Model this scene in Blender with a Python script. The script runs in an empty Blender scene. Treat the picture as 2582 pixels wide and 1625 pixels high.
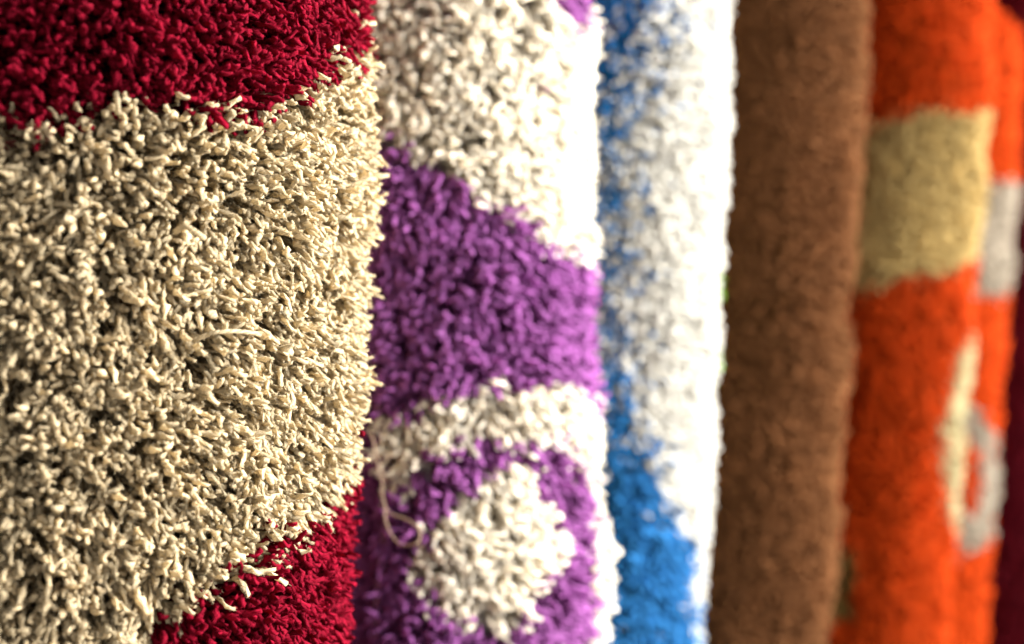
import bpy, math
import numpy as np

rng = np.random.default_rng(7)
scene = bpy.context.scene
col = scene.collection

# ------------------------------------------------------------------ camera, light, exposure
PW, PH = 2582.0, 1625.0          # photograph size, used to turn its pixels into directions
LENS = 50.0
FPX = LENS / 36.0 * PW
ZC = 0.80                        # camera height above the floor
cam_d = bpy.data.cameras.new('camera'); cam = bpy.data.objects.new('camera', cam_d); col.objects.link(cam)
cam.location = (0, 0, ZC); cam.rotation_euler = (math.radians(90), 0, 0)
cam_d.lens = LENS; cam_d.sensor_width = 36.0; cam_d.clip_start = 0.02; cam_d.clip_end = 50
cam_d.dof.use_dof = True; cam_d.dof.focus_distance = 0.60; cam_d.dof.aperture_fstop = 4.2
cam_d.dof.aperture_blades = 0
scene.camera = cam

world = bpy.data.worlds.new('World'); scene.world = world; world.use_nodes = True
bg = world.node_tree.nodes['Background']
bg.inputs[0].default_value = (1.0, 0.96, 0.92, 1); bg.inputs[1].default_value = 1.0

ld = bpy.data.lights.new('daylight_opening', 'AREA'); lo = bpy.data.objects.new('daylight_opening', ld); col.objects.link(lo)
ld.shape = 'RECTANGLE'; ld.size = 2.0; ld.size_y = 1.6; ld.energy = 800; ld.color = (1.0, 0.985, 0.96)
lo.location = (2.40, 0.95, 1.65)
from mathutils import Vector
lo.rotation_euler = (Vector((0.05, 0.95, 0.80)) - lo.location).to_track_quat('-Z', 'Y').to_euler()

scene.view_settings.view_transform = 'Standard'; scene.view_settings.look = 'None'
scene.view_settings.exposure = 0.0; scene.view_settings.gamma = 1.0
scene.render.engine = 'CYCLES'
scene.cycles.use_denoising = True
scene.cycles.max_bounces = 8; scene.cycles.diffuse_bounces = 7
scene.cycles.caustics_reflective = False; scene.cycles.caustics_refractive = False

# ------------------------------------------------------------------ materials
def yarn_mat(name, rgb, rough=0.78, sheen=0.25, trans=0.5, var=0.22, spec=0.3, ply=5.0, sss=0.0, relief_m=0.0008):
    m = bpy.data.materials.new(name); m.use_nodes = True
    nt = m.node_tree; nt.nodes.clear(); N = nt.nodes.new; L = nt.links.new
    out = N('ShaderNodeOutputMaterial'); mix = N('ShaderNodeMixShader'); mix.inputs[0].default_value = trans
    pb = N('ShaderNodeBsdfPrincipled'); tr = N('ShaderNodeBsdfTranslucent')
    at = N('ShaderNodeAttribute'); at.attribute_name = 'tint'
    fb = N('ShaderNodeAttribute'); fb.attribute_name = 'fib'
    nz = N('ShaderNodeTexNoise'); nz.inputs['Scale'].default_value = 2.4; nz.inputs['Detail'].default_value = 2.0
    # two-ply twist: fib holds (cos, sin) round the yarn and the distance along it
    def M(op, a, b=None):
        n = N('ShaderNodeMath'); n.operation = op
        for k, v in enumerate((a, b)):
            if v is None: continue
            if isinstance(v, (int, float)): n.inputs[k].default_value = v
            else: L(v, n.inputs[k])
        return n.outputs[0]
    sx = N('ShaderNodeSeparateXYZ'); L(fb.outputs['Vector'], sx.inputs[0])
    ang = M('ADD', M('ARCTAN2', sx.outputs[1], sx.outputs[0]), M('MULTIPLY', sx.outputs[2], ply * 6.2832))
    ridge = M('POWER', M('ABSOLUTE', M('SINE', ang)), 0.6)
    loose = M('SUBTRACT', 1.0, M('POWER', sx.outputs[2], 8.0))
    cv = N('ShaderNodeCombineXYZ')
    L(M('ADD', M('MULTIPLY', M('COSINE', ang), 1.3), M('MULTIPLY', at.outputs['Fac'], 57.0)), cv.inputs[0])
    L(M('MULTIPLY', M('SINE', ang), 1.3), cv.inputs[1])
    L(M('ADD', M('MULTIPLY', sx.outputs[2], 4.0), M('MULTIPLY', at.outputs['Fac'], 91.0)), cv.inputs[2])
    L(cv.outputs[0], nz.inputs['Vector'])
    relief = M('ADD', M('MULTIPLY', ridge, loose), M('MULTIPLY', nz.outputs['Fac'], 0.7))
    # tint: every yarn takes the dye a little differently; fibres streak along the twist
    mr = N('ShaderNodeMapRange'); mr.inputs[3].default_value = 1 - var; mr.inputs[4].default_value = 1 + var
    L(at.outputs['Fac'], mr.inputs[0])
    mr2 = N('ShaderNodeMapRange'); mr2.inputs[1].default_value = .3; mr2.inputs[2].default_value = .7
    mr2.inputs[3].default_value = .72; mr2.inputs[4].default_value = 1.3
    L(nz.outputs['Fac'], mr2.inputs[0])
    mu = N('ShaderNodeMath'); mu.operation = 'MULTIPLY'; L(mr.outputs[0], mu.inputs[0]); L(mr2.outputs[0], mu.inputs[1])
    sc = N('ShaderNodeVectorMath'); sc.operation = 'SCALE'; sc.inputs[0].default_value = rgb; L(mu.outputs[0], sc.inputs['Scale'])
    L(sc.outputs[0], pb.inputs['Base Color']); L(sc.outputs[0], tr.inputs['Color'])
    pb.inputs['Roughness'].default_value = rough; pb.inputs['Sheen Weight'].default_value = sheen
    pb.inputs['Sheen Tint'].default_value = tuple(min(1, c * 1.2 + .03) for c in rgb) + (1,)
    pb.inputs['Sheen Roughness'].default_value = 0.4; pb.inputs['Specular IOR Level'].default_value = spec
    if sss:
        pb.inputs['Subsurface Weight'].default_value = sss; pb.inputs['Subsurface Scale'].default_value = 0.0022
        pb.inputs['Subsurface Radius'].default_value = (1.0, 0.85, 0.65)
    bp = N('ShaderNodeBump'); bp.inputs['Strength'].default_value = 1.0; bp.inputs['Distance'].default_value = relief_m
    L(relief, bp.inputs['Height']); L(bp.outputs[0], pb.inputs['Normal']); L(bp.outputs[0], tr.inputs['Normal'])
    L(pb.outputs[0], mix.inputs[1]); L(tr.outputs[0], mix.inputs[2]); L(mix.outputs[0], out.inputs[0])
    return m

def backing_mat(name):
    m = bpy.data.materials.new(name); m.use_nodes = True
    nt = m.node_tree; pb = nt.nodes['Principled BSDF']; N = nt.nodes.new; L = nt.links.new
    at = N('ShaderNodeAttribute'); at.attribute_name = 'dye'
    nz = N('ShaderNodeTexNoise'); nz.inputs['Scale'].default_value = 260; nz.inputs['Detail'].default_value = 3
    tc = N('ShaderNodeTexCoord'); L(tc.outputs['Object'], nz.inputs['Vector'])
    bp = N('ShaderNodeBump'); bp.inputs['Strength'].default_value = 0.8; bp.inputs['Distance'].default_value = 0.004
    L(nz.outputs['Fac'], bp.inputs['Height']); L(bp.outputs[0], pb.inputs['Normal'])
    L(at.outputs['Color'], pb.inputs['Base Color']); pb.inputs['Roughness'].default_value = 0.95
    pb.inputs['Specular IOR Level'].default_value = 0.1
    return m

def plain_mat(name, rgb, rough=0.8, scale=40.0, var=0.25, bump=0.3):
    m = bpy.data.materials.new(name); m.use_nodes = True
    nt = m.node_tree; pb = nt.nodes['Principled BSDF']; N = nt.nodes.new; L = nt.links.new
    nz = N('ShaderNodeTexNoise'); nz.inputs['Scale'].default_value = scale; nz.inputs['Detail'].default_value = 5
    tc = N('ShaderNodeTexCoord'); L(tc.outputs['Object'], nz.inputs['Vector'])
    mr = N('ShaderNodeMapRange'); mr.inputs[3].default_value = 1 - var; mr.inputs[4].default_value = 1 + var
    L(nz.outputs['Fac'], mr.inputs[0])
    sc = N('ShaderNodeVectorMath'); sc.operation = 'SCALE'; sc.inputs[0].default_value = rgb; L(mr.outputs[0], sc.inputs['Scale'])
    L(sc.outputs[0], pb.inputs['Base Color']); pb.inputs['Roughness'].default_value = rough
    bp = N('ShaderNodeBump'); bp.inputs['Strength'].default_value = bump; bp.inputs['Distance'].default_value = 0.001
    L(nz.outputs['Fac'], bp.inputs['Height']); L(bp.outputs[0], pb.inputs['Normal'])
    return m

DYES = {
    'beige':   (0.66, 0.54, 0.345), 'crimson': (0.25, 0.004, 0.020),
    'cream':   (0.90, 0.84, 0.72), 'purple':  (0.335, 0.105, 0.33),
    'white':   (0.74, 0.72, 0.66), 'blue':    (0.025, 0.18, 0.43), 'green': (0.20, 0.42, 0.04),
    'brown':   (0.178, 0.072, 0.026),
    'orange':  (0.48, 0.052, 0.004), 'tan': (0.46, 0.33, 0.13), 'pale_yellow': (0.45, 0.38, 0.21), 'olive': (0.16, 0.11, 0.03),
    'grey':    (0.32, 0.27, 0.205), 'maroon':  (0.10, 0.004, 0.010),
}
MATTE = ('brown', 'orange', 'tan', 'pale_yellow', 'olive', 'grey', 'maroon')
MAT = {k: yarn_mat(k + '_yarn', v, trans=.62 if k in ('cream', 'white') else .5, spec=.04 if k in MATTE else .05 if k == 'crimson' else .12, sheen=.35 if k in MATTE else .12 if k == 'crimson' else .25, relief_m=.0013 if k in ('beige', 'crimson') else .0008) for k, v in DYES.items()}
BACK = backing_mat('woven_backing')

# ------------------------------------------------------------------ mesh helpers
def mesh_np(name, verts, quads, tris, mat, parent=None, attrs=None):
    """verts (n,3); quads (q,4); tris (t,3) -> one linked mesh object."""
    me = bpy.data.meshes.new(name)
    nq, nt_ = len(quads), len(tris)
    me.vertices.add(len(verts)); me.vertices.foreach_set('co', np.ascontiguousarray(verts, np.float32).ravel())
    nl = nq * 4 + nt_ * 3
    me.loops.add(nl); me.polygons.add(nq + nt_)
    idx = np.concatenate([np.asarray(quads, np.int32).ravel(), np.asarray(tris, np.int32).ravel()]) if nt_ else np.asarray(quads, np.int32).ravel()
    me.loops.foreach_set('vertex_index', idx)
    ls = np.concatenate([np.arange(nq) * 4, nq * 4 + np.arange(nt_) * 3]).astype(np.int32)
    me.polygons.foreach_set('loop_start', ls)
    for k, (typ, key, arr) in (attrs or {}).items():
        a = me.attributes.new(k, typ, 'POINT'); a.data.foreach_set(key, np.ascontiguousarray(arr, np.float32).ravel())
    me.update(calc_edges=True); me.validate()
    me.materials.append(mat)
    o = bpy.data.objects.new(name, me); col.objects.link(o)
    if parent: o.parent = parent
    return o

def unit(v): return v / np.maximum(np.linalg.norm(v, axis=-1, keepdims=True), 1e-9)

class Noise:
    """smooth value noise on a 2-D lattice"""
    def __init__(s, seed): s.t = np.random.default_rng(seed).uniform(-1, 1, (256, 256))
    def __call__(s, x, y):
        xi = np.floor(x).astype(int); yi = np.floor(y).astype(int); fx = x - xi; fy = y - yi
        fx = fx * fx * (3 - 2 * fx); fy = fy * fy * (3 - 2 * fy)
        g = lambda a, b: s.t[(xi + a) & 255, (yi + b) & 255]
        return (g(0, 0) * (1 - fx) + g(1, 0) * fx) * (1 - fy) + (g(0, 1) * (1 - fx) + g(1, 1) * fx) * fy

def inpoly(x, y, poly):
    p = np.asarray(poly, float); r = np.zeros(x.shape, bool); j = len(p) - 1
    for i in range(len(p)):
        xi, yi = p[i]; xj, yj = p[j]
        c = ((yi > y) != (yj > y)) & (x < (xj - xi) * (y - yi) / (yj - yi + 1e-12) + xi)
        r ^= c; j = i
    return r

def tube_np(pts, rad, sides=7, sub=6):
    """smooth tube through pts (Catmull-Rom) -> verts, quads, tris"""
    P = np.asarray(pts, float); P = np.vstack([2 * P[0] - P[1], P, 2 * P[-1] - P[-2]])
    out = []
    for i in range(1, len(P) - 2):
        for t in np.linspace(0, 1, sub, endpoint=False):
            a, b, c, d = P[i - 1:i + 3]
            out.append(0.5 * (2 * b + (c - a) * t + (2 * a - 5 * b + 4 * c - d) * t * t + (3 * b - a - 3 * c + d) * t ** 3))
    out.append(P[-2]); C = np.array(out); T = unit(np.gradient(C, axis=0))
    ref = np.array([0.31, 0.87, 0.38]); e1 = unit(np.cross(T, ref)); e2 = np.cross(T, e1)
    n = len(C); ph = np.arange(sides) / sides * 2 * np.pi
    V = C[:, None] + rad * (np.cos(ph)[None, :, None] * e1[:, None] + np.sin(ph)[None, :, None] * e2[:, None])
    i = np.arange(n - 1)[:, None] * sides; j = np.arange(sides)[None]; j2 = (j + 1) % sides
    q = np.stack([i + j, i + j2, i + sides + j2, i + sides + j], -1).reshape(-1, 4)
    V = np.vstack([V.reshape(-1, 3), C[:1], C[-1:]])
    k = np.arange(sides); k2 = (k + 1) % sides
    t = np.vstack([np.stack([k2, k, np.full(sides, n * sides)], -1), np.stack([(n - 1) * sides + k, (n - 1) * sides + k2, np.full(sides, n * sides + 1)], -1)])
    return V, q, t

def yarns(base, nrm, tip_dir, length, rad, rings, sides, turns=2.6, lobe=0.26, bulb=1.25, seed=0, crimp=0.095):
    """N twisted two-ply cut-pile yarns: (N, rings*sides+1, 3) vertices plus attributes"""
    r = np.random.default_rng(seed); N = len(base)
    nrm = unit(nrm + 0.55 * tip_dir)
    s = np.linspace(0, 1, rings) ** 0.72
    S = s[None, :, None]
    L = length[:, None, None]
    wob = unit(r.normal(size=(N, 3)))[:, None] * L * crimp * np.sin(S * 10.5 + r.uniform(0, 6, (N, 1, 1)))
    ctr = base[:, None] + L * (nrm[:, None] * (S - S * S / 2) + tip_dir[:, None] * (S * S / 2)) + wob * S
    T = unit(nrm[:, None] * (1 - S) + tip_dir[:, None] * S)
    k = unit(np.cross(r.normal(size=(N, 3)), unit(nrm + tip_dir)))[:, None]
    e1 = unit(np.cross(T, k)); e2 = np.cross(T, e1)
    prof = np.interp(s, [0, .35, .65, .84, .94, 1.0], [.66, .78, .95, bulb, bulb, bulb * .60])[None, :, None]
    ph = (np.arange(sides) / sides * 2 * np.pi)[None, None, :]
    tw = (r.uniform(0, 6.28, (N, 1, 1)) + 2 * np.pi * (turns * r.uniform(.8, 1.2, (N, 1, 1))) * S)
    lob = 1 + (lobe + 0.16 * S ** 3) * np.cos(2 * ph)
    nz_ = r.normal(size=(N, rings, sides)); nz_ = (nz_ + .6 * np.roll(nz_, 1, 2) + .6 * np.roll(nz_, 1, 1)).clip(-2, 2) * .7
    rag = 1 + (0.06 + 0.11 * S ** 3) * nz_
    rr = rad[:, None, None] * prof * lob * rag
    ang = ph + tw
    V = ctr[:, :, None] + rr[..., None] * (np.cos(ang)[..., None] * e1[:, :, None] + np.sin(ang)[..., None] * e2[:, :, None])
    apex = ctr[:, -1] + T[:, -1] * rad[:, None] * r.uniform(.15, .45, (N, 1))
    V = np.concatenate([V.reshape(N, -1, 3), apex[:, None]], 1)
    tint = np.repeat(r.uniform(0, 1, (N, 1)), V.shape[1], 1)
    off = r.uniform(0, 60, (N, 1, 1))
    fib = np.stack(np.broadcast_arrays(np.cos(ph) + 0 * off, np.sin(ph), S + 0 * off), -1).reshape(N, -1, 3)
    fib = np.concatenate([fib, fib[:, -1:]], 1)
    return V, tint, fib

def yarn_faces(rings, sides):
    i = np.arange(rings - 1)[:, None] * sides; j = np.arange(sides)[None]; j2 = (j + 1) % sides
    q = np.stack([i + j, i + j2, i + sides + j2, i + sides + j], -1).reshape(-1, 4)
    k = np.arange(sides); b = (rings - 1) * sides
    t = np.stack([b + k, b + (k + 1) % sides, np.full(sides, rings * sides)], -1)
    return q, t

# ------------------------------------------------------------------ floor (the surface the rolls stand on, below the frame)
V = np.array([[-1.2, 0.1, 0], [2.2, 0.1, 0], [2.2, 3.2, 0], [-1.2, 3.2, 0]], float)
fl = mesh_np('floor', V, [[0, 1, 2, 3]], np.zeros((0, 3), int), plain_mat('concrete_floor', (0.22, 0.20, 0.18), 0.85, 12, .2, .3))
fl['kind'] = 'structure'

# ------------------------------------------------------------------ rolled rugs
class Roll:
    def __init__(s, px, dist, R, edge, pile, height, seed, creases=(), lumps=0.003, seam=None, shoulder=0.0):
        # px: photo column of the right-hand silhouette, dist: metres along that tangent
        phi = math.atan((px - PW / 2) / FPX); sn, cs = math.sin(phi), math.cos(phi)
        s.C = np.array([sn, cs]) * dist + R * np.array([-cs, sn])
        s.R = R; s.pile = pile; s.H = height; s.Rc = R - pile
        s.f = -s.C / np.linalg.norm(s.C); s.r = np.array([-s.f[1], s.f[0]])
        if s.r[0] < 0: s.r = -s.r
        e = np.asarray(edge, float)                     # (y, x) photo edge -> sideways lean of the roll with height
        z = ZC + (PH / 2 - e[:, 0]) / FPX * (dist * cs)
        o = np.argsort(z); s.ez = z[o]; s.ex = ((e[:, 1] - px) / FPX * dist)[o]
        s.px = px; s.dist = dist; s.n1 = Noise(seed); s.n2 = Noise(seed + 1); s.n3 = Noise(seed + 2); s.n4 = Noise(seed + 3)
        s.creases = creases; s.lumps = lumps; s.seam = seam; s.seed = seed; s.shoulder = shoulder
    def shift(s, z):
        k = (s.ex[-1] - s.ex[0]) / (s.ez[-1] - s.ez[0])
        v = np.interp(z, s.ez, s.ex)
        return v + k * (np.minimum(z - s.ez[0], 0) + np.maximum(z - s.ez[-1], 0)) * 0.6
    def normal(s, th):
        return np.stack([np.cos(th) * s.f[0] + np.sin(th) * s.r[0], np.cos(th) * s.f[1] + np.sin(th) * s.r[1], np.zeros_like(th)], -1)
    def radius(s, th, z, extra=0.0):
        u = th * s.R
        r = s.Rc + s.lumps * s.n1(u / 0.055 + 9, z / 0.055) + 0.5 * s.lumps * s.n2(u / 0.022, z / 0.022)
        for zc, w, d in s.creases: r = r - d * np.exp(-((z - zc - 0.006 * np.sin(th * 2)) / w) ** 2)
        if s.seam is not None: r = r - 0.008 * (1 - np.clip((th - s.seam(z)) / 0.06 + .5, 0, 1))
        if s.shoulder: r = r - s.R * 0.55 * np.clip((z - (s.H - s.shoulder)) / s.shoulder, 0, 1) ** 2.4
        return r + extra
    def point(s, th, z, extra=0.0):
        n = s.normal(th); sh = s.shift(z)
        p = n * s.radius(th, z, extra)[..., None]
        p[..., 0] += s.C[0] + s.r[0] * sh; p[..., 1] += s.C[1] + s.r[1] * sh; p[..., 2] = z
        return p
    def pix(s, p):
        return PW / 2 + FPX * p[..., 0] / p[..., 1], PH / 2 - FPX * (p[..., 2] - ZC) / p[..., 1]
    def facing(s, p, n):
        c = np.array([0, 0, ZC]) - p
        return (unit(c) * n).sum(-1)
    def pattern_pix(s, th, z):
        """photo position of a spot of the rug; spots past the silhouette carry on the edge's pattern"""
        lim = np.arccos(np.clip(s.R / np.linalg.norm(s.C), 0, 1)) - 0.02
        t = np.clip(th, -lim, lim)
        p = s.point(t, z, s.pile * 0.75)
        return s.pix(p)
    def at_pixel(s, px, py, extra=0.0):
        """point of the roll's surface seen at a pixel"""
        th = np.linspace(-1.35, 1.35, 400); z = np.full(400, ZC + (PH / 2 - py) / FPX * (s.dist - s.R * .3))
        for _ in range(3):
            p = s.point(th, z, s.pile + extra); x, y = s.pix(p)
            a = np.interp(px, x, th)
            d = np.interp(a, th, p[:, 1]); z[:] = ZC + (PH / 2 - py) / FPX * d
        return s.point(np.array([a]), z[:1], s.pile + extra)[0], a

def make_rug(roll, label, classes, classify, spec, left_px=-1e9, group='rolled shag rugs standing in a row', tufts=0, nz_core=80):
    """classes: dye names; classify(px, py, rnd) -> class index per spot"""
    R = roll; g = np.random.default_rng(R.seed + 50)
    root = bpy.data.objects.new('rolled_rug', None); col.objects.link(root)
    root.location = (R.C[0], R.C[1], 0); root.empty_display_size = 0.1
    root['label'] = label; root['category'] = 'rug'; root['group'] = group
    org = np.array([R.C[0], R.C[1], 0])
    # --- backing: the rolled carpet body
    nth = 84; th = np.linspace(-np.pi, np.pi, nth, endpoint=False); zz = np.linspace(0.0, R.H, nz_core)
    TH, ZZ = np.meshgrid(th, zz); P = R.point(TH, ZZ) - org
    x, y = R.pattern_pix(TH, ZZ); c = classify(x, y, g.uniform(0, 1, x.shape))
    dye = np.array([DYES[k] for k in classes])[c]; dye = np.concatenate([dye.reshape(-1, 3), dye[:1].mean(1), dye[-1:].mean(1)])
    i = np.arange(nz_core - 1)[:, None] * nth; j = np.arange(nth)[None]; j2 = (j + 1) % nth
    q = np.stack([i + j, i + j2, i + nth + j2, i + nth + j], -1).reshape(-1, 4)
    nv = nth * nz_core; k = np.arange(nth); k2 = (k + 1) % nth
    t = np.vstack([np.stack([k2, k, np.full(nth, nv)], -1), np.stack([(nz_core - 1) * nth + k, (nz_core - 1) * nth + k2, np.full(nth, nv + 1)], -1)])
    Vc = np.vstack([P.reshape(-1, 3), P[0].mean(0), P[-1].mean(0)])
    mesh_np('backing', Vc, q, t, BACK, root, {'dye': ('FLOAT_VECTOR', 'vector', dye)})
    # --- pile
    sp = spec
    d = R.C[1]; zlo = ZC - PH / 2 / FPX * d - 0.015; zhi = min(ZC + PH / 2 / FPX * d + 0.03, R.H - 0.002)
    lo = max(0.02, zlo - 0.14); hi = min(R.H - 0.002, zhi + 0.14)
    arc = 2 * np.pi * R.R
    n = int(sp['density'] * arc * (hi - lo))
    # knots on a jittered grid, so that the pile has no bald spots
    a = math.sqrt(arc * (hi - lo) / n); nu, nvv = max(1, int(arc / a)), max(1, int((hi - lo) / a))
    U, W = np.meshgrid(np.arange(nu), np.arange(nvv))
    u = ((U + .5 * (W % 2) + g.uniform(-.42, .42, U.shape)) / nu).ravel(); w = ((W + .5 + g.uniform(-.42, .42, U.shape)) / nvv).ravel()
    th = (u % 1.0) * 2 * np.pi - np.pi; z = lo + w * (hi - lo)
    px, py = R.pattern_pix(th, z - sp['sag'])
    P0 = R.point(th, z); nrm = R.normal(th); fac = R.facing(P0 + nrm * R.pile, nrm)
    x0, y0 = R.pix(P0 + nrm * R.pile)
    near = (fac > -0.16) & (z > zlo) & (z < zhi) & (x0 > max(-80, left_px - 70)) & (x0 < PW + 60)
    keep = near | (g.uniform(0, 1, len(th)) < 0.07)
    th, z, px, py, P0, nrm, fac, x0, y0, near = [v[keep] for v in (th, z, px, py, P0, nrm, fac, x0, y0, near)]
    m = len(th)
    # lie of the pile: gravity, slow drifts of direction, clumps, and a random part
    tg = np.stack([-np.sin(th) * R.f[0] + np.cos(th) * R.r[0], -np.sin(th) * R.f[1] + np.cos(th) * R.r[1], 0 * th], -1)
    up = np.array([0, 0, 1.0]); uu = th * R.R
    cs = sp['clump']; wx = uu / cs + 0.6 * R.n3(uu / cs / 1.7, z / cs / 1.7); wz = z / cs + 0.6 * R.n4(uu / cs / 1.7, z / cs / 1.7)
    ix, iz = np.floor(wx).astype(int), np.floor(wz).astype(int)
    jx = R.n1.t[ix & 255, iz & 255] * .3 + .5; jz = R.n2.t[ix & 255, iz & 255] * .3 + .5
    cu, cz = (ix + jx - wx), (iz + jz - wz)
    f1 = R.n3(uu / sp['drift'] + 31, z / sp['drift']); f2 = R.n4(uu / sp['drift'] + 57, z / sp['drift'])
    rn = g.normal(size=(m, 2)) * sp['rand']
    du = cu * sp['pull'] + f1 * sp['swing'] + rn[:, 0]
    dz = cz * sp['pull'] + f2 * sp['swing'] + rn[:, 1] - sp['droop']
    tip = unit(nrm * sp['stand'] + tg * du[:, None] + up * dz[:, None])
    length = sp['length'] * g.uniform(.78, 1.15, m) * (1 + 0.12 * R.n2(uu / 0.02 + 3, z / 0.02))
    if R.seam is not None: length = length * np.where(th < R.seam(z), 0.62, 1.0)
    rad = sp['rad'] * g.uniform(.8, 1.2, m)
    jit = sp.get('jit', 9)
    cl = classify(px + g.normal(size=m) * jit, py + g.normal(size=m) * jit, g.uniform(0, 1, m))
    base = P0 - org - nrm * 0.001
    # the tufts that show largest are objects of their own
    solo = np.zeros(m, bool)
    if tufts:
        vis = near & (fac > 0.3) & (x0 > max(0, left_px + 10)) & (x0 < PW) & (y0 > 0) & (y0 < PH)
        score = np.where(vis, length * rad * (0.4 + (tip * nrm).sum(-1)) / (P0[:, 1] - .5 * R.R), -1)
        solo[np.argsort(-score)[:tufts]] = True
    for ci, nm in enumerate(classes):
        vs, qs, ts, tn, fbs = [], [], [], [], []; off = 0
        for hi_lod in (True, False):
            sel = np.where((cl == ci) & (near == hi_lod) & ~solo)[0]
            if not len(sel): continue
            rg, sd = (sp['rings'], sp['sides']) if hi_lod else (3, 4)
            rs = 1.0 if hi_lod else 2.1
            Vy, ti, fi = yarns(base[sel], nrm[sel], tip[sel], length[sel], rad[sel] * rs, rg, sd, sp['turns'] if hi_lod else 0, sp['lobe'] if hi_lod else 0, sp['bulb'], R.seed + ci * 7 + 3)
            fq, ft = yarn_faces(rg, sd); k = Vy.shape[1]; b = off + np.arange(len(sel))[:, None, None] * k
            vs.append(Vy.reshape(-1, 3)); qs.append((fq[None] + b).reshape(-1, 4)); ts.append((ft[None] + b).reshape(-1, 3))
            tn.append(ti.ravel()); fbs.append(fi.reshape(-1, 3)); off += len(sel) * k
            if hi_lod and sp.get('fuzz'):
                F = sp['fuzz']; ns = len(sel)
                tipc = Vy[:, -1]; rr = rad[sel][:, None, None]
                dirs = unit(tip[sel][:, None] * 0.7 + 0.85 * g.normal(size=(ns, F, 3)))
                st = tipc[:, None] - tip[sel][:, None] * rr * g.uniform(0, 3.2, (ns, F, 1)) + dirs * rr * .5
                sd_ = unit(np.cross(dirs, g.normal(size=(ns, F, 3)))) * 0.00008
                en = st + dirs * rr * g.uniform(.6, 1.9, (ns, F, 1)) - np.array([0, 0, 1]) * rr * .2
                tri = np.stack([st - sd_, st + sd_, en], 2).reshape(-1, 3)
                vs.append(tri); ts.append((off + np.arange(len(tri))).reshape(-1, 3)); off += len(tri)
                tn.append(np.full(len(tri), .7)); fbs.append(np.zeros((len(tri), 3)))
        if not vs: continue
        o = mesh_np(nm + '_pile', np.concatenate(vs), np.concatenate(qs), np.concatenate(ts), MAT[nm], root,
                    {'tint': ('FLOAT', 'value', np.concatenate(tn)), 'fib': ('FLOAT_VECTOR', 'vector', np.concatenate(fbs))})
        o['kind'] = 'stuff'
        sel = np.where((cl == ci) & solo)[0]
        if len(sel):
            Vy, ti, fi = yarns(base[sel], nrm[sel], tip[sel], length[sel], rad[sel], sp['rings'], sp['sides'], sp['turns'], sp['lobe'], sp['bulb'], R.seed + 900 + ci)
            fq, ft = yarn_faces(sp['rings'], sp['sides'])
            for a in range(len(sel)):
                tf = mesh_np('yarn_tuft', Vy[a] - base[sel[a]], fq, ft, MAT[nm], root, {'tint': ('FLOAT', 'value', ti[a]), 'fib': ('FLOAT_VECTOR', 'vector', fi[a])})
                tf.location = base[sel[a]]
    return root

def yline(pts, y):
    p = np.asarray(pts, float); return np.interp(y, p[:, 0], p[:, 1])

SHAG = dict(density=148000, clump=0.013, drift=0.024, pull=0.6, swing=0.62, rand=0.30, droop=0.52, stand=0.85, sag=0.009, length=0.026, rad=0.00089,
            rings=7, sides=5, turns=1.5, lobe=0.20, bulb=1.7, fuzz=18, jit=6)
SHAG2 = dict(SHAG, density=106000, rings=5, sides=5, fuzz=0, length=0.027, rad=0.00115, bulb=1.5, rand=.28, jit=4)
PLUSH = dict(density=85000, clump=0.012, drift=0.04, pull=0.6, swing=0.5, rand=0.3, droop=0.5, stand=1.0, length=0.017, rad=0.0016,
             rings=4, sides=4, turns=1, lobe=0.1, bulb=1.25, jit=10, sag=0.005)
FINE = dict(PLUSH, density=55000, length=0.017, rings=3, sides=4, rad=0.0018, clump=0.014, pull=0.8, swing=0.5, rand=.35, droop=0.5, stand=0.9, jit=5, sag=0.005)

# 1: beige and crimson, nearest -----------------------------------------------
R1 = Roll(935, 0.69, 0.150, [(0, 932), (200, 938), (450, 948), (700, 936), (900, 926), (1050, 920), (1200, 906), (1400, 900), (1625, 878)], 0.027, 1.30, 11, lumps=0.004)
red_top = [(-400, -900), (-400, 330), (0, 325), (60, 362), (120, 330), (200, 305), (300, 292), (420, 318), (520, 345), (560, 318), (660, 308), (720, 288), (760, 245), (800, 225), (850, 198), (900, 165), (925, 100), (935, 20), (935, -900)]
red_low = [(300, 2400), (380, 1640), (403, 1580), (506, 1552), (564, 1562), (589, 1497), (659, 1492), (663, 1437), (692, 1404), (766, 1380), (774, 1350), (832, 1310), (836, 1250), (877, 1222), (919, 1206), (1200, 1190), (1200, 2400)]
def c1(x, y, r): return np.where(inpoly(x, y, red_top) | inpoly(x, y, red_low), 1, 0)
make_rug(R1, 'nearest rolled shag rug, beige with crimson at top and bottom, in sharp focus', ['beige', 'crimson'], c1, SHAG, tufts=300)
o1 = np.array([R1.C[0], R1.C[1], 0])
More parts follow.
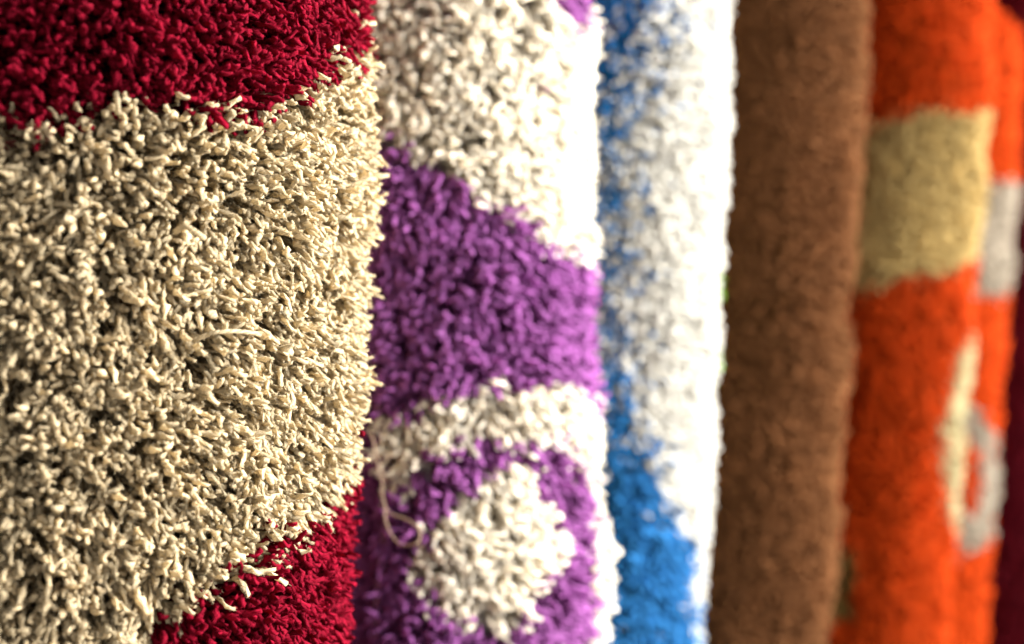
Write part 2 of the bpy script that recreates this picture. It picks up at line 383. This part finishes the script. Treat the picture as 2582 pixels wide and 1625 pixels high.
for dye, rad, path in (('beige', .0009, ((484, 859, -.006), (526, 844, -.002), (552, 838, .0), (597, 836, .0), (641, 841, -.001), (671, 853, -.004))),
                       ('beige', .0012, ((442, 586, -.003), (466, 571, .002), (493, 586, .003), (514, 601, .001))),
                       ('beige', .0012, ((294, 236, -.004), (296, 262, .002), (299, 290, .002))),
                       ('crimson', .0013, ((892, 1093, -.006), (906, 1092, .001), (916, 1095, .003))),
                       ('crimson', .0013, ((890, 1200, -.005), (900, 1226, .001), (906, 1244, .004)))):
    V, q, t = tube_np([R1.at_pixel(x, y, e)[0] - o1 for x, y, e in path], rad, 7, 5)
    n = (len(V) - 2) // 7; ph = np.arange(7) / 7 * 2 * np.pi
    V[:n * 7] += np.random.default_rng(n).normal(size=(n * 7, 3)) * rad * .12
    fib = np.stack(np.broadcast_arrays(np.cos(ph)[None], np.sin(ph)[None], (np.arange(n) / n)[:, None]), -1).reshape(-1, 3)
    fib = np.vstack([fib, fib[0], fib[-1]])
    mesh_np('stray_yarn', V, q, t, MAT[dye], bpy.data.objects['rolled_rug'], {'tint': ('FLOAT', 'value', np.full(len(V), .2)), 'fib': ('FLOAT_VECTOR', 'vector', fib)})

# 2: cream and purple -----------------------------------------------------------
R2 = Roll(1520, 0.92, 0.115, [(0, 1485), (200, 1492), (400, 1506), (600, 1512), (800, 1520), (1000, 1525), (1200, 1530), (1400, 1535), (1625, 1540)], 0.026, 1.32, 23, lumps=0.004)
seam_px = [(400, 915), (900, 925), (1095, 944), (1202, 958), (1278, 962), (1392, 948), (1505, 937), (1625, 925)]
sz, st = [], []
for yy, xx in seam_px:
    p, a = R2.at_pixel(xx, yy); sz.append(p[2]); st.append(a)
o = np.argsort(sz); sz = np.array(sz)[o]; st = np.array(st)[o]
R2.seam = lambda z: np.interp(z, sz, st)
purA = [(700, 380), (971, 375), (1019, 386), (1090, 408), (1130, 440), (1180, 480), (1205, 545), (1290, 552), (1350, 590), (1405, 632), (1490, 686), (1600, 735),
        (1600, 1070), (1520, 1068), (1472, 1058), (1448, 1010), (1381, 975), (1353, 1010), (1281, 991), (1161, 998), (1147, 1034), (1080, 1022), (1041, 1058), (965, 1070), (952, 1120), (958, 1250),
        (1013, 1264), (1041, 1211), (1099, 1173), (1175, 1139), (1204, 1108), (1257, 1122), (1343, 1142), (1390, 1135), (1448, 1187), (1477, 1245), (1492, 1307), (1504, 1360), (1500, 1427), (1494, 1498), (1488, 1640), (1480, 2400), (700, 2400)]
blob0 = [(1247, 1182), (1348, 1197), (1372, 1264), (1415, 1355), (1424, 1407), (1391, 1465), (1367, 1513), (1324, 1541), (1319, 1599), (1257, 1613), (1185, 1608), (1108, 1580), (1070, 1513), (1027, 1441), (1056, 1369), (1118, 1292), (1175, 1235)]
blob = [(1238 + (a - 1240) * 1.0, 1400 + (b - 1400) * 1.0) for a, b in blob0]
purT = [(1387, 0), (1391, 28), (1419, 44), (1451, 75), (1482, 75), (1600, 70), (1600, -900), (1340, -900)]
def c2(x, y, r):
    pur = (inpoly(x, y, purA) & ~inpoly(x, y, blob)) | inpoly(x, y, purT)
    return np.where(pur ^ (r < 0.001), 1, 0)
rug2 = make_rug(R2, 'second rolled shag rug, cream with purple bands and a purple ring, loose thread', ['cream', 'purple'], c2, SHAG2, left_px=900, tufts=300)
o2 = np.array([R2.C[0], R2.C[1], 0])
zz = np.linspace(sz[0] - 0.06, sz[-1] + 0.05, 24)
V, q, t = tube_np(R2.point(R2.seam(zz), zz, 0.016) - o2, 0.0026, 8, 4)
mesh_np('bound_edge', V, q, t, plain_mat('purple_binding', (0.11, 0.035, 0.09), 0.8, 300, .3, .5), rug2)
pts = [R2.at_pixel(x, y, e + .009)[0] - o2 for x, y, e in ((936, 1090, .0), (940, 1115, .004), (948, 1150, .006), (958, 1210, .007), (968, 1262, .008), (985, 1290, .010), (1020, 1306, .012), (1048, 1326, .018), (1058, 1350, .020), (1046, 1372, .021), (1016, 1374, .019), (990, 1352, .014), (976, 1316, .009), (970, 1270, .0045), (964, 1240, .002))]
V, q, t = tube_np(np.array(pts) + np.random.default_rng(5).normal(size=(len(pts), 3)) * .0006, 0.0006, 7, 6)
th_ = mesh_np('loose_thread', V, q, t, plain_mat('twine', (0.16, 0.10, 0.062), 0.8, 500, .25, .5), rug2)
th_['label'] = 'loose loop of tan thread hanging from the bound edge'

# 3: white with blue ----------------------------------------------------------------
R3 = Roll(1815, 1.15, 0.108, [(0, 1848), (400, 1836), (800, 1820), (1200, 1803), (1625, 1783)], 0.017, 1.34, 37, lumps=0.003)
def c3(x, y, r):
    xb = yline([(-400, 1670), (0, 1665), (100, 1658), (200, 1630), (300, 1605), (400, 1592), (800, 1585), (1000, 1605), (1080, 1610), (1160, 1632), (1300, 1690), (1400, 1748), (1625, 1762), (2200, 1765)], y)
    w = yline([(0, 85), (250, 60), (400, 55), (800, 50), (1100, 40), (1400, 10)], y); pm = yline([(0, .85), (250, .72), (400, .62), (900, .6), (1000, .78), (1100, .95), (1250, .996)], y)
    p = pm / (1 + np.exp((x - xb) / w * 2.2))
    c = np.where(r < p, 1, 0)
    g = (x > 1806) & (((y > 690) & (y < 770)) | ((y > 885) & (y < 965)))
    return np.where(g, 2, c)
make_rug(R3, 'third rolled rug, white with blue speckles merging into solid blue at the bottom', ['white', 'blue', 'green'], c3, PLUSH, left_px=1480)

# 4: plain brown -----------------------------------------------------------------------
R4 = Roll(2150, 1.38, 0.108, [(0, 2203), (300, 2193), (600, 2174), (1000, 2150), (1300, 2130), (1625, 2102)], 0.020, 1.36, 51,
          creases=[(ZC + (PH / 2 - 795) / FPX * 1.25, 0.006, 0.008)], lumps=0.003)
make_rug(R4, 'plain brown rolled rug with short dense pile', ['brown'], lambda x, y, r: np.zeros(x.shape, int), FINE, left_px=1790)

# 5: orange with tan band ------------------------------------------------------------------
R5 = Roll(2450, 1.62, 0.108, [(0, 2505), (250, 2500), (400, 2490), (600, 2470), (900, 2458), (1100, 2436), (1300, 2424), (1625, 2402)], 0.016, 1.40, 67,
          creases=[(ZC + (PH / 2 - 1075) / FPX * 1.48, 0.008, 0.008)], lumps=0.003)
tanb = [(2100, 345), (2188, 325), (2240, 298), (2320, 294), (2388, 277), (2452, 288), (2494, 280), (2600, 280), (2600, 640), (2473, 650), (2409, 680), (2293, 704), (2172, 740), (2100, 750)]
crm = [(2600, 845), (2446, 857), (2420, 904), (2393, 999), (2378, 1078), (2383, 1195), (2393, 1300), (2415, 1395), (2600, 1395)]
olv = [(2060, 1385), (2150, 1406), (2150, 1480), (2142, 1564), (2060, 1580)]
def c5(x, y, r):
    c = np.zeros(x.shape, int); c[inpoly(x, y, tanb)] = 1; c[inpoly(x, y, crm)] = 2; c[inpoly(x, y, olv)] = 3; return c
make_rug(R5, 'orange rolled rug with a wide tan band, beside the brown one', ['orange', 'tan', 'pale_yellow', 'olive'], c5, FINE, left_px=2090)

# 6: orange with grey curl, behind ----------------------------------------------------------
R6 = Roll(2530, 1.88, 0.108, [(60, 2572), (300, 2572), (450, 2565), (700, 2548), (900, 2535), (1100, 2522), (1300, 2512), (1500, 2500), (1625, 2490)], 0.016, ZC + (PH / 2 - 12) / FPX * 1.80, 83, lumps=0.003, shoulder=0.06)
def c6(x, y, r):
    c = np.zeros(x.shape, int)
    c[(y > 465) & (y < 750)] = 1
    ring = ((x - 2436) / 84) ** 2 + ((y - 1218) / 190) ** 2 < 1; hole = ((x - 2444) / 27) ** 2 + ((y - 1203) / 100) ** 2 < 1
    c[ring & ~hole] = 1; return c
make_rug(R6, 'orange rolled rug with a grey band and grey curl, half hidden at the far end', ['orange', 'grey'], c6, dict(FINE, density=42000, rad=.0024), left_px=2380)

# 7: dark maroon, last -------------------------------------------------------------------------
R7 = Roll(2830, 2.16, 0.120, [(0, 2840), (1625, 2790)], 0.009, 1.45, 97, lumps=0.003)
make_rug(R7, 'dark maroon rolled rug at the right edge, last in the row', ['maroon'], lambda x, y, r: np.zeros(x.shape, int), dict(FINE, density=22000, rad=.0033), left_px=2480)
